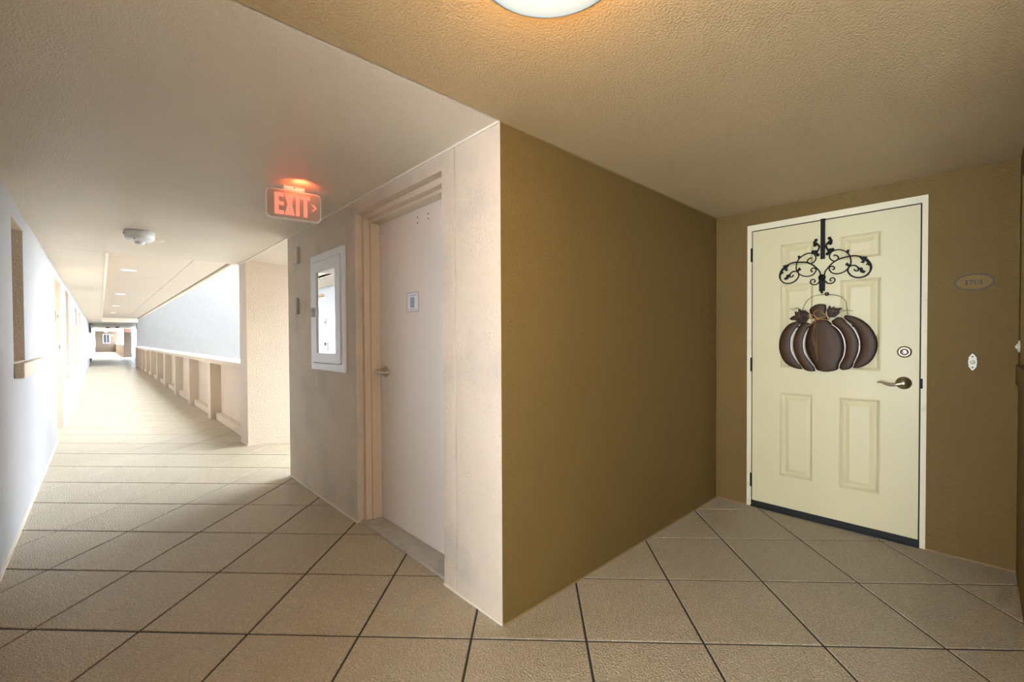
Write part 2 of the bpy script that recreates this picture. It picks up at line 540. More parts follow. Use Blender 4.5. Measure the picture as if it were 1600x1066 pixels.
# ---- alcove walls
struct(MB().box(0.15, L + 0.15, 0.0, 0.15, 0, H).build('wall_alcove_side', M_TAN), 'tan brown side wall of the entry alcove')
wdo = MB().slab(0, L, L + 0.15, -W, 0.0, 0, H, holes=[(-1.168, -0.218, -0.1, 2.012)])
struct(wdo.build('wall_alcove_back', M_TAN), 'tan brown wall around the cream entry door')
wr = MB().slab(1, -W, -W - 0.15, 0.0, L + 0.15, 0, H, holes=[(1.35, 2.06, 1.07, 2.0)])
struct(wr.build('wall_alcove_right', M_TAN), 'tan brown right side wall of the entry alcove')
wr2 = struct(empty('window_5', (1.70, -W - 0.12, 1.07)), 'recessed window with a tan sill at the right edge of the alcove')
MB().box(1.38, 2.03, -W - 0.142, -W - 0.132, 1.10, 1.97).build('pane', M_BLUEG, wr2)
MB().slab(1, -W - 0.149, -W - 0.115, 1.355, 2.055, 1.075, 1.995, holes=[(1.39, 2.02, 1.11, 1.96)]).build('window_frame', M_OFFWHITE, wr2)
MB().box(1.33, 2.085, -W, -W + 0.013, 0.972, 1.07, bev=0.003).build('sill', M_TAN, wr2)
struct(MB().box(0.0, 0.26, -5.6, -1.66, -0.004, H).box(0.26, 2.33, -1.85, -1.66, -0.004, H).build('wall_behind_alcove', M_WALL), 'unseen corridor wall behind the camera, lengthened to cut alcove light')  # unseen wall, lengthened to narrow the daylight reaching the alcove

# ---- lit recess, pier and parapet
pier = MB().box(0.0, 2.0, 4.375, 4.72, 0, H)
struct(pier.build('wall_pier', M_WALL), 'beige pier between the lit recess and the parapet')
par = struct(empty('wall_parapet', (0.1, 4.72, 0)), 'beige parapet with posts and sunken panels along the open side')
MB().box(0.14, 0.26, 4.72, 27.5, 0, 0.90).build('panel', M_WALL, par)
MB().box(0.0, 0.28, 4.72, 27.5, 0.865, 0.935, bev=0.006).build('cap_rail', M_WALL, par)
posts = [6.74 + 2.165 * k for k in range(10)]
p0 = None
edges = [4.72] + posts
for k, y in enumerate(posts):
    if p0 is None:
        p0 = MB().box(0.0, 0.15, y, y + 0.22, 0, 0.87, bev=0.004).build('post', M_WALL, par, loc=(0, y, 0))
    else:
        q = p0.copy(); COL.objects.link(q); q.parent = par
        q.location = p0.location + Vector((0, y - posts[0], 0))
c0 = None
for k in range(len(posts)):
    a = 4.72 if k == 0 else posts[k - 1] + 0.22
    b = posts[k] if k else posts[0]
    if k == 0:
        MB().box(0.06, 0.15, a, b - 0.08, 0, 0.10, bev=0.004).build('curb', M_WALL, par)
    elif c0 is None:
        c0 = MB().box(0.06, 0.15, a + 0.02, b - 0.10, 0, 0.10, bev=0.004).build('curb', M_WALL, par, loc=(0, a, 0)); ca = a
    else:
        q = c0.copy(); COL.objects.link(q); q.parent = par
        q.location = c0.location + Vector((0, a - ca, 0))

# unseen terrace added behind the camera to bounce daylight into the corridor
struct(MB().box(-4.5, 2.4, -8.0, -5.75, -0.3, -0.004).build('floor_bounce_terrace', M_DECK), 'unseen sunlit terrace added behind the camera to bounce daylight')

# ---- far end of the corridor
fe = MB()
fe.box(0.75, 0.9, 28.0, 39.5, 0, H)
fe.box(0.06, 0.50, 42.3, 42.45, 0, H)
struct(fe.build('wall_far_lobby', M_FARDARK), 'shaded grey brown lobby walls far down the corridor')
struct(MB().box(0.52, 0.56, 40.2, 40.3, 0, 2.0).box(0.60, 0.64, 36.0, 36.1, 0, 2.0).build('trim_4', M_CAB), 'white door edges in the far lobby')
fp = struct(empty('wall_parapet_far', (0.1, 42.4, 0)), 'distant beige parapet on the open side')
MB().box(0.17, 0.26, 42.45, 66, 0, 0.90).build('panel', M_WALL, fp)
MB().box(0.04, 0.28, 42.45, 66, 0.87, 0.935).build('cap_rail', M_WALL, fp)
for k in range(9):
    MB().box(0.04, 0.17, 44.2 + k * 2.4, 44.45 + k * 2.4, 0, 0.87).build('post', M_WALL, fp)
struct(MB().box(-1.61, 0.3, 66, 66.2, 0, 2.5).build('wall_far_end', M_FARTAN), 'brown wall closing the far end of the corridor')
wf = struct(empty('window_6', (-0.68, 65.98, 1.0)), 'small dark window in the brown end wall')
MB().box(-0.93, -0.45, 65.97, 65.99, 1.02, 1.95).build('pane', M_BLUEG, wf)
MB().slab(1, 65.94, 66.0, -1.0, -0.38, 0.95, 2.02, holes=[(-0.92, -0.46, 1.03, 1.94)]).build('window_frame', M_CONC, wf)
MB().box(-0.71, -0.67, 65.95, 65.98, 1.03, 1.94).build('mullion', M_CONC, wf)

# ---- caulk beads and paint lines
struct(MB().box(-0.010, 0.0, 0.0, 4.72, H - 0.008, H).build('trim_5', M_TRIM), 'pale bead between ceiling and exit door wall')
bm_ = MB().box(-0.006, 0.0, 0.0, 0.43, 0, 0.010).box(-0.006, 0.0, 1.432, 2.841, 0, 0.010).box(-0.006, 0.0, 4.375, 4.72, 0, 0.012)
struct(bm_.build('baseboard_corridor', M_TRIM), 'thin pale paint line at the foot of the exit door wall')
struct(MB().box(-1.61, -1.598, LW0, 6.35, 0, 0.008).box(-1.61, -1.598, 7.4, 19.6, 0, 0.008).build('baseboard_left', M_TRIM), 'thin pale caulk line at the foot of the left wall')
struct(MB().box(0.0, L, -0.006, 0.0, H - 0.006, H).box(0.0, L, -0.010, 0.0, 0, 0.010)
       .box(L - 0.008, L, -W, -1.168, 0, 0.008).box(L - 0.008, L, -0.218, 0, 0, 0.008).build('trim_6', M_TANTRIM), 'tan bead around the alcove walls')

# ================================================================== ENTRY DOOR (cream, six panels)
d1 = struct(empty('door_1', (L, -0.69, 0)), 'cream six panel entry door at the back of the tan alcove')
SX = L + 0.006                     # face of the slab
fr = MB()
fr.slab(0, L - 0.002, L + 0.14, -1.168, -0.218, 0.0, 2.012, holes=[(-1.1435, -0.2465, -0.1, 1.971)])
fr.box(L + 0.055, L + 0.14, -1.1435, -1.12, 0.0, 1.971).box(L + 0.055, L + 0.14, -0.27, -0.2465, 0.0, 1.971).box(L + 0.055, L + 0.14, -1.12, -0.27, 1.95, 1.971)
fr.build('door_frame', M_FRAMEW, d1)
ws = MB().box(L + 0.010, L + 0.054, -1.1434, -1.1362, 0.043, 1.9708).box(L + 0.010, L + 0.054, -0.2518, -0.2466, 0.043, 1.9708).box(L + 0.010, L + 0.054, -1.1362, -0.2518, 1.9654, 1.9708)
ws.build('gap_strip', M_RUBBER, d1)  # black strips added to make the gap around the slab read dark
cols_ = [(-0.627, -0.428), (-0.968, -0.762)]
rows_ = [(1.69, 1.847), (1.003, 1.572), (0.257, 0.836)]
phs = [(a, b, c, d) for (a, b) in cols_ for (c, d) in rows_]
MB().slab(0, SX, SX + 0.042, -1.136, -0.252, 0.040, 1.965, holes=phs).build('door_slab', M_DOORW, d1)


def loops(rects, depth):
    """concentric rectangles -> panel surface"""
    m = MB()
    for (r0, x0), (r1, x1) in zip(zip(rects, depth), list(zip(rects, depth))[1:]):
        A = [(x0, r0[0], r0[2]), (x0, r0[1], r0[2]), (x0, r0[1], r0[3]), (x0, r0[0], r0[3])]
        B = [(x1, r1[0], r1[2]), (x1, r1[1], r1[2]), (x1, r1[1], r1[3]), (x1, r1[0], r1[3])]
        for k in range(4):
            m.quad([A[k], A[(k + 1) % 4], B[(k + 1) % 4], B[k]])
    r, x = rects[-1], depth[-1]
    m.quad([(x, r[0], r[2]), (x, r[1], r[2]), (x, r[1], r[3]), (x, r[0], r[3])])
    return m


for (a, b, c, d) in phs:
    ins = [0, 0.008, 0.016, 0.024, 0.028, 0.050, 0.054]
    dep = [0, -0.003, 0.006, 0.013, 0.013, 0.002, 0.000]
    rc = [(a + t, b - t, c + t, d - t) for t in ins]
    loops(rc + [rc[-1]], [SX + q for q in dep] + [SX + dep[-1]]).build('panel', M_DOORW, d1)
MB().box(L - 0.004, L + 0.05, -1.140, -0.248, 0.010, 0.043).build('door_sweep', M_RUBBER, d1)
MB().box(L - 0.012, L + 0.13, -1.1435, -0.2465, 0.0, 0.010).build('threshold', M_RUBBER, d1)
for z in (1.80, 1.02, 0.19):
    hm = MB().lathe([(0.0, -0.048), (0.007, -0.048), (0.007, 0.048), (0.0, 0.048)], (L - 0.004, -0.2475, z), (0, 0, 1), 10)
    hm.build('hinge', M_BLACK, d1)
MB().box(L - 0.0035, L + 0.0, -1.152, -1.140, 0.915, 0.972).build('strike_plate', M_BLACK, d1)
db = MB().lathe([(0.0, 0), (0.034, 0.0), (0.034, 0.004), (0.030, 0.012), (0.022, 0.016), (0.019, 0.013), (0.0, 0.013)], (SX, -1.072, 1.123), (-1, 0, 0), 32)
db = db.build('deadbolt', M_ABRASS, d1)
dc = MB().lathe([(0, 0.012), (0.017, 0.012), (0.017, 0.0185), (0.012, 0.021), (0, 0.021)], (SX, -1.072, 1.123), (-1, 0, 0), 24)
dc.build('lock_cylinder', M_NICKEL, db)
MB().box(SX - 0.0222, SX - 0.0205, -1.0735, -1.0705, 1.117, 1.129).build('keyhole', M_BLACK, db)
lv = MB().lathe([(0.0, 0), (0.037, 0.0), (0.037, 0.004), (0.031, 0.011), (0.018, 0.014), (0.015, 0.03), (0.015, 0.055), (0.012, 0.058), (0.0, 0.058)], (SX, -1.070, 0.942), (-1, 0, 0), 32)
lv = lv.build('handle_rose', M_ABRASS, d1)
MB().tube([(SX - 0.046, -1.070, 0.942), (SX - 0.050, -1.045, 0.936), (SX - 0.050, -1.02, 0.930), (SX - 0.048, -0.995, 0.935), (SX - 0.047, -0.975, 0.943), (SX - 0.046, -0.955, 0.941)],
          [0.012, 0.0095, 0.008, 0.007, 0.006, 0.004], n=12).build('lever', M_ABRASS, lv)

# ================================================================== EXIT DOOR (beige, flush)
d2 = struct(empty('door_2', (0.1, 0.93, 0)), 'flush pinkish beige exit door in the grimy corridor wall')
fm = MB()
fm.slab(0, 0.045, 0.148, 0.430, 1.432, 0.0, 2.028, holes=[(0.462, 1.402, -0.1, 1.996)])
fm.slab(0, 0.085, 0.148, 0.4625, 1.4015, 0.0, 1.9955, holes=[(0.478, 1.386, -0.1, 1.976)])
fm.build('door_frame', M_FRAMEB, d2)
MB().box(0.150, 0.19, 0.474, 1.390, 0.017, 1.980).build('door_slab', M_DOORB, d2)
MB().box(0.02, 0.195, 0.432, 1.430, 0.0, 0.016, bev=0.003).build('threshold', M_STEEL, d2)
rs = MB().lathe([(0, 0), (0.037, 0), (0.037, 0.007), (0.030, 0.012), (0.014, 0.014), (0.0135, 0.062), (0, 0.062)], (0.150, 1.318, 1.0), (-1, 0, 0), 28).build('handle_rose', M_NICKEL, d2)
MB().tube([(0.094, 1.325, 1.0), (0.090, 1.318, 1.0), (0.088, 1.28, 1.0), (0.088, 1.235, 1.0), (0.095, 1.210, 1.0), (0.118, 1.203, 1.0)],
          [0.011, 0.014, 0.012, 0.011, 0.010, 0.009], n=12).build('lever', M_NICKEL, rs)
for (y, z) in ((0.905, 1.927), (0.905, 1.895), (0.79, 1.925), (0.79, 1.897)):
    MB().lathe([(0, 0), (0.0045, 0), (0.0045, 0.0012), (0, 0.0012)], (0.150, y, z), (-1, 0, 0), 10, smooth=False).build('screw_hole', M_DARK, d2)

struct(MB().box(0.20, 0.22, 0.2, 1.7, -0.004, H).build('light_block_exit_door', M_DARK), 'unseen dark panel added to stop light leaking round the exit door')  # unseen panel added to block the light leak under the door
struct(MB().box(L + 0.155, L + 0.17, -1.5, 0.0, -0.004, H).build('wall_behind_entry_door', M_DARK), 'dark room backing behind the cream entry door')
nt_ = thing('door_notice', (0.149, 0.965, 1.37), 'small white card with a grey blue print on the beige exit door', 'notice')
MB().box(0.1478, 0.1498, 0.895, 1.036, 1.374, 1.493, bev=0.0006).build('card', M_PAPER, nt_)
MB().slab(0, 0.1472, 0.1478, 0.895, 1.036, 1.374, 1.493, holes=[(0.903, 1.028, 1.380, 1.487)]).build('printed_border', M_PINK, nt_)
MB().box(0.1472, 0.1478, 0.945, 0.992, 1.400, 1.462).build('printed_block', M_BLUEGREY, nt_)
MB().box(0.1472, 0.1478, 0.915, 1.010, 1.472, 1.477).build('printed_line', M_GREYPRINT, nt_)
MB().box(0.1472, 0.1478, 0.925, 1.006, 1.388, 1.392).build('printed_line', M_GREYPRINT, nt_)

# ================================================================== THINGS ON THE CORRIDOR WALL
fc = thing('extinguisher_cabinet', (0.0, 1.906, 0.985), 'white wall cabinet with a shiny glazed door beside the exit door', 'cabinet')
y0, y1, z0, z1 = 1.585, 2.228, 0.985, 1.852
MB().slab(0, -0.014, 0.0, y0, y1, z0, z1, holes=[(y0 + 0.05, y1 - 0.05, z0 + 0.05, z1 - 0.05)]).build('trim_frame', M_CAB, fc)
cd = MB().slab(0, -0.022, -0.004, y0 + 0.056, y1 - 0.056, z0 + 0.056, z1 - 0.056, holes=[(y0 + 0.135, y1 - 0.135, z0 + 0.125, z1 - 0.135)]).build('door', M_CAB, fc)
MB().box(-0.013, -0.010, y0 + 0.13, y1 - 0.13, z0 + 0.12, z1 - 0.13).build('glass_pane', M_PANE, cd)
MB().box(-0.003, -0.001, y0 + 0.051, y1 - 0.051, z0 + 0.051, z1 - 0.051).build('back_panel', M_GREYPRINT, fc)
lt = MB().box(-0.036, -0.020, y1 - 0.105, y1 - 0.062, 1.385, 1.455, bev=0.004)
lt.build('latch', M_GREYPRINT, cd)

for k, (ya, yb, za, zb, lb) in enumerate(((2.524, 2.66, 1.846, 1.985, 'upper small beige wall plate near the corner past the cabinet'),
                                           (2.556, 2.66, 1.428, 1.565, 'lower small beige wall plate near the corner past the cabinet'))):
    sg = thing('wall_plate', (0, (ya + yb) / 2, za), lb, 'wall plate')
    MB().box(-0.020, 0.0, ya, yb, za, zb, bev=0.002).build('plate', M_SIGN, sg)
    MB().box(-0.0212, -0.0198, ya + 0.012, yb - 0.012, za + 0.012, zb - 0.012).build('raised_panel', M_WALL, sg)

# ---- exit sign (hangs from the ceiling, red letters)
def letter(mb, polys, x0, x1):
    """polys in sign coordinates (u right, v up) on the face looking to -y"""
    for p in polys:
        n = len(p)
        fr_ = [(u, x0, v) for u, v in p]; bk = [(u, x1, v) for u, v in p]
        mb.add(fr_ + bk, [tuple(range(n)), tuple(reversed(range(n, 2 * n)))] + [(k, n + k, n + (k + 1) % n, (k + 1) % n) for k in range(n)])


def box2(u0, u1, v0, v1): return [(u0, v0), (u1, v0), (u1, v1), (u0, v1)]


def rrect(w, h, r, n=6):
    pts = []
    for cx, cy, a0 in ((w - r, -h + r, -90), (w - r, h - r, 0), (-w + r, h - r, 90), (-w + r, -h + r, 180)):
        for k in range(n + 1):
            a = R(a0 + 90 * k / n)
            pts.append((cx + r * math.cos(a), cy + r * math.sin(a)))
    return pts


def exit_sign(name, loc, s, rot, label, group, mirrored=False, detail=True):
    t = thing(name, loc, label, 'exit sign', group)
    hw, hh = 0.147 * s, 0.085 * s
    O = Vector(loc)

    def blt(mb, nm, m, par_=t):
        mb.v = [tuple(Vector(p) + O) for p in mb.v]
        return mb.build(nm, m, par_)
    m = MB(); letter(m, [rrect(hw, hh, 0.028 * s)], -0.009 * s, 0.012 * s); blt(m, 'housing', M_WHITE)
    m = MB(); letter(m, [rrect(hw - 0.006 * s, hh - 0.006 * s, 0.024 * s)], -0.0115 * s, -0.0088 * s); blt(m, 'face', M_GREYFACE)
    hgt = 0.060 * s
    a, b = -0.0145 * s, -0.0112 * s

    def L_(polys, nm='letter'):
        m = MB(); letter(m, [[(u * s, v * s) for u, v in p] for p in polys], a, b); blt(m, nm, M_EXIT)
    q = 0.061
    L_([box2(-0.103, -0.083, -q, q), box2(-0.0832, -0.056, q - 0.020, q), box2(-0.0832, -0.056, -0.009, 0.011), box2(-0.0832, -0.056, -q, -q + 0.020)])
    L_([[(-0.050, q), (-0.028, q), (-0.0, -q), (-0.022, -q)], [(-0.022, q), (-0.001, q), (-0.028, -q), (-0.050, -q)]])
    L_([box2(0.008, 0.027, -q, q)])
    L_([box2(0.034, 0.084, q - 0.020, q), box2(0.050, 0.069, -q, q - 0.0198)])
    L_([[(0.093, 0.020), (0.103, 0.020), (0.123, 0.0), (0.112, 0.0)], [(0.112, 0.0), (0.123, 0.0), (0.103, -0.020), (0.093, -0.020)]], 'arrow')
    top = H - loc[2]
    m = MB(); m.box(-0.058 * s, 0.058 * s, -0.020 * s, 0.022 * s, hh - 0.001, top, bev=0.006); blt(m, 'canopy', M_WHITE)
    if detail:
        m = MB(); m.lathe([(0, 0), (0.004, 0), (0.004, 0.002), (0, 0.002)], (0.0, -0.020, hh + 0.014), (0, -1, 0), 10); blt(m, 'test_button', M_DARK)
        ld = bpy.data.lights.new('sign_glow', 'SPOT'); ld.energy = 1.0; ld.color = (1.0, 0.15, 0.05); ld.shadow_soft_size = 0.02
        ld.spot_size = R(125); ld.spot_blend = 1.0
        lo = bpy.data.objects.new('sign_glow', ld); COL.objects.link(lo)
        lo.parent = t; lo.location = (0.02, -0.15, hh - 0.03); lo.rotation_euler = (R(180 - 45), 0, 0)
    t.rotation_euler = (0, 0, rot)
    return t


exit_sign('exit_sign', (-0.372, 1.42, 2.003), 1.0, R(-9), 'red lettered exit sign hanging from the ceiling before the beige exit door', None)
exit_sign('exit_sign', (0.29, 42.0, 1.985), 1.25, 0, 'tiny red exit sign far down the corridor in the shaded lobby', None, detail=False)

DOME_W, DOME_W2, DOME_COL = 2.0, 1.8, (1.0, 0.52, 0.13)
# ---- ceiling alarm, cover plate, dome lamp, downlights
al = thing('ceiling_alarm', (-0.968, 3.41, H), 'round white ceiling alarm with a small nose above the corridor', 'alarm')
MB().lathe([(0.0, 0), (0.098, 0), (0.098, 0.052), (0.094, 0.056), (0, 0.056)], (-0.968, 3.41, H), (0, 0, -1), 40).build('body', M_WHITE, al)
MB().lathe([(0.0, 0.0555), (0.095, 0.0555), (0.092, 0.064), (0.075, 0.076), (0.045, 0.083), (0, 0.085)], (-0.968, 3.41, H), (0, 0, -1), 40).build('dome', M_CAB, al)
MB().lathe([(0.034, 0.080), (0.034, 0.092), (0.030, 0.102), (0.018, 0.110), (0, 0.112)], (-0.968, 3.41, H), (0, 0, -1), 24).build('sensor_nose', M_WHITE, al)
for dy, dz in ((0.0, 0.070),):
    MB().lathe([(0, 0), (0.005, 0), (0.005, 0.004), (0, 0.004)], (-1.005, 3.332, H - 0.071), (0, -0.5, -1), 10).build('indicator', M_DARK, al)
MB().box(-1.070, -1.062, 3.40, 3.408, H - 0.035, H - 0.015).build('clip', M_DARK, al)
cp = MB().lathe([(0, 0), (0.105, 0.0), (0.105, 0.004), (0.085, 0.016), (0.03, 0.022), (0, 0.022)], (-0.885, 3.70, H), (0, 0, -1), 32).build('ceiling_cover_plate', M_SIGN)
tag(cp, 'flat pale disc on the ceiling just behind the round alarm', 'cover plate')
dl = thing('dome_lamp', (-0.43, -0.67, H), 'round frosted ceiling lamp at the mouth of the alcove', 'lamp')
MB().lathe([(0, 0), (0.19, 0), (0.19, 0.008), (0, 0.008)], (-0.43, -0.67, H), (0, 0, -1), 48).build('base', M_WHITE, dl)
MB().lathe([(0.184, 0.006), (0.182, 0.012), (0.165, 0.020), (0.12, 0.027), (0.06, 0.030), (0, 0.031)], (-0.43, -0.67, H), (0, 0, -1), 48).build('lens', M_DOME, dl)
for ln, kind_, w_, dz in (('dome_glow', 'POINT', DOME_W, -0.16), ('dome_glow_down', 'AREA', DOME_W2, -0.034)):
    ad = bpy.data.lights.new(ln, kind_); ad.energy = w_; ad.color = DOME_COL
    if kind_ == 'AREA':
        ad.shape = 'DISK'; ad.size = 0.34
    else:
        ad.shadow_soft_size = 0.05
    ao = bpy.data.objects.new(ln, ad); COL.objects.link(ao); ao.parent = dl; ao.location = (0, 0, dz)
for k, (x, y, lb) in enumerate(((-0.884, 7.62, 'nearest round downlight in the raised cream ceiling'), (-0.868, 12.3, 'second round downlight in the raised cream ceiling'),
                                (-0.852, 17.0, 'third round downlight in the raised cream ceiling'), (-0.84, 21.7, 'fourth and farthest round downlight in the raised cream ceiling'))):
    rl = thing('recessed_light', (x, y, 2.30), lb, 'downlight', 'downlights in the raised ceiling')
    MB().lathe([(0.075, -0.0), (0.098, -0.0), (0.098, 0.004), (0.078, 0.008), (0.075, 0.003)], (x, y, 2.30), (0, 0, -1), 28).build('trim_ring', M_WHITE, rl)
    MB().lathe([(0, 0), (0.076, 0), (0.076, 0.004), (0, 0.004)], (x, y, 2.30), (0, 0, -1), 28).build('lens', M_LAMP, rl)

for k, (x, y) in enumerate(((-0.85, 37.0), (-0.42, 36.0))):
    sd = MB().lathe([(0, 0), (0.11, 0), (0.11, 0.03), (0.07, 0.06), (0, 0.065)], (x, y, H), (0, 0, -1), 20).build('ceiling_detector', M_DARK if k else M_FARDARK)
    tag(sd, ('pale' if not k else 'dark') + ' round detector on the far lobby ceiling', 'detector')
fl = MB().lathe([(0, 0), (0.16, 0), (0.15, 0.05), (0.09, 0.14), (0, 0.17)], (-0.75, 64.6, 2.30), (0, 0, -1), 20).build('pendant_lamp', M_WHITE)
tag(fl, 'white pendant lamp hanging before the brown end wall', 'lamp')
ol = MB().box(-0.34, -0.12, 65.9, 66.0, 1.80, 1.95, bev=0.02).build('wall_lamp', M_ORANGE)
tag(ol, 'orange lit wall lamp on the brown end wall', 'lamp')

# ---- boxes on the left wall
for (y, dep, z0_, z1_, lb, th) in ((11.1, 0.115, 0.765, 1.52, 'tan wall box jutting from the pale left wall', 0.10), (21.0, 0.24, 0.58, 1.52, 'far pale wall box jutting from the left wall before the lobby', 0.12),
                                   (44.5, 0.13, 0.75, 1.50, 'white wall box on the sunlit left wall beyond the lobby', 0.15)):
    b_ = thing('wall_box', (-1.61, y, z0_), lb, 'wall box')
    MB().box(-1.61, -1.61 + dep, y, y + th, z0_, z1_, bev=0.005).build('casing', M_WALL if y < 12 else (M_SIGN if y < 30 else M_WHITE), b_)
    MB().box(-1.61 + dep - 0.001, -1.61 + dep + 0.006, y + 0.008, y + th - 0.008, z0_ + 0.01, z1_ - 0.01, bev=0.002).build('side_cover', M_WHITE, b_)
kp = thing('keypad_lock', (-1.61, 6.22, 1.03), 'small black and white keypad beside the first left doorway', 'keypad')
MB().box(-1.61, -1.575, 6.18, 6.28, 1.04, 1.17, bev=0.004).build('casing', M_WHITE, kp)
MB().box(-1.576, -1.570, 6.185, 6.275, 1.115, 1.168).build('key_face', M_DARK, kp)
db_ = thing('door_chime', (-1.61, 6.28, 1.45), 'tiny pale chime button higher up beside the first left doorway', 'doorbell')
MB().box(-1.61, -1.590, 6.26, 6.31, 1.45, 1.58, bev=0.003).build('plate', M_SIGN, db_)
MB().box(-1.591, -1.584, 6.27, 6.30, 1.49, 1.53, bev=0.002).build('button', M_DARK, db_)

# ================================================================== THINGS AROUND THE ENTRY DOOR
# ---- number plaque
pq = thing('number_plaque', (L, -1.349, 1.5), 'oval house number plaque on the tan wall beside the cream door', 'plaque')


def ellipse(a, b, n=40, cy=-1.349, cz=1.501): return [(cy + a * math.cos(2 * math.pi * k / n), cz + b * math.sin(2 * math.pi * k / n)) for k in range(n)]


MB().plate(ellipse(0.076, 0.045), L, L - 0.010).build('plate', mat('tan plaque enamel', (0.22, 0.14, 0.05), 0.7, spec=0.15), pq)
rm = MB()
e1, e2 = ellipse(0.075, 0.044), ellipse(0.069, 0.038)
for k in range(40):
    k2 = (k + 1) % 40
    rm.quad([(L - 0.012, *e1[k]), (L - 0.012, *e1[k2]), (L - 0.012, *e2[k2]), (L - 0.012, *e2[k])])
    rm.quad([(L - 0.012, *e1[k]), (L - 0.0095, *e1[k]), (L - 0.0095, *e1[k2]), (L - 0.012, *e1[k2])])
    rm.quad([(L - 0.012, *e2[k]), (L - 0.012, *e2[k2]), (L - 0.0095, *e2[k2]), (L - 0.0095, *e2[k])])
rm.build('rim', M_BROWN, pq)


def glyph(ch):
    if ch == '1': return [box2(-0.0035, 0.0035, -0.012, 0.012), box2(-0.007, 0.007, -0.0125, -0.0098), [(-0.007, 0.0085), (-0.0034, 0.0085), (-0.0034, 0.0118), (-0.006, 0.0105)]]
    if ch == '7': return [box2(-0.008, 0.008, 0.0085, 0.0125), [(0.004, 0.0086), (0.008, 0.0086), (0.0005, -0.0125), (-0.0045, -0.0125)], box2(-0.008, -0.006, 0.0045, 0.0087)]
    out = []
    n = 20
    for k in range(n):
        a0, a1 = 2 * math.pi * k / n, 2 * math.pi * (k + 1) / n
        out.append([(0.0095 * math.cos(a0), 0.0125 * math.sin(a0)), (0.0095 * math.cos(a1), 0.0125 * math.sin(a1)),
                    (0.0048 * math.cos(a1), 0.0103 * math.sin(a1)), (0.0048 * math.cos(a0), 0.0103 * math.sin(a0))])
    return out


for ch, u in (('1', -0.0275), ('7', -0.011), ('0', 0.0085), ('1', 0.0265)):
    g = MB()
    for p in glyph(ch):
        n = len(p)
        P1 = [(L - 0.0118, -1.349 - (u + q[0]), 1.5 + q[1]) for q in p]
        P2 = [(L - 0.0098, *q[1:]) for q in P1]
        g.add(P1 + P2, [tuple(range(n)), tuple(reversed(range(n, 2 * n)))] + [(k, n + k, n + (k + 1) % n, (k + 1) % n) for k in range(n)])
    g.build('digit', M_BROWN, pq)

# ---- doorbell escutcheon
be = thing('doorbell', (L, -1.347, 1.03), 'ornate ivory doorbell below the number plaque', 'doorbell')
prof = [(0, 0.046), (0.006, 0.040), (0.010, 0.032), (0.0155, 0.024), (0.014, 0.017), (0.0165, 0.008), (0.0165, -0.008), (0.014, -0.017), (0.0155, -0.024), (0.010, -0.032), (0.006, -0.040), (0, -0.046)]
out_ = [(-1.347 + a, 1.074 + b) for a, b in prof] + [(-1.347 - a, 1.074 + b) for a, b in reversed(prof[1:-1])]
MB().plate([(-1.347 + (a + 1.347) * 1.12, 1.074 + (b - 1.074) * 1.06) for a, b in out_], L, L - 0.004).build('backplate', M_BROWN, be)
MB().plate(out_, L - 0.0035, L - 0.009).build('plate', M_OFFWHITE, be)
MB().lathe([(0, 0), (0.0115, 0), (0.0115, 0.004), (0.008, 0.006), (0.007, 0.009), (0, 0.0105)], (L - 0.009, -1.347, 1.074), (-1, 0, 0), 20).build('button', M_OFFWHITE, be)
for dz in (0.029, -0.029):
    MB().lathe([(0, 0), (0.0038, 0), (0.0038, 0.0016), (0, 0.0016)], (L - 0.0085, -1.347, 1.074 + dz), (-1, 0, 0), 12).build('screw', M_BROWN, be)
kn = thing('wall_ornament', (1.84, -W, 1.15), 'small ivory rosette on the right alcove wall above the sill', 'ornament')
MB().lathe([(0, 0), (0.030, 0), (0.030, 0.004), (0.024, 0.008), (0.018, 0.006), (0, 0.006)], (2.075, -W, 1.16), (0, 1, 0), 20).build('plate', M_OFFWHITE, kn)
MB().lathe([(0.0, 0.005), (0.014, 0.006), (0.013, 0.012), (0.006, 0.016), (0, 0.0165)], (2.075, -W, 1.16), (0, 1, 0), 16).build('knob', M_OFFWHITE, kn)

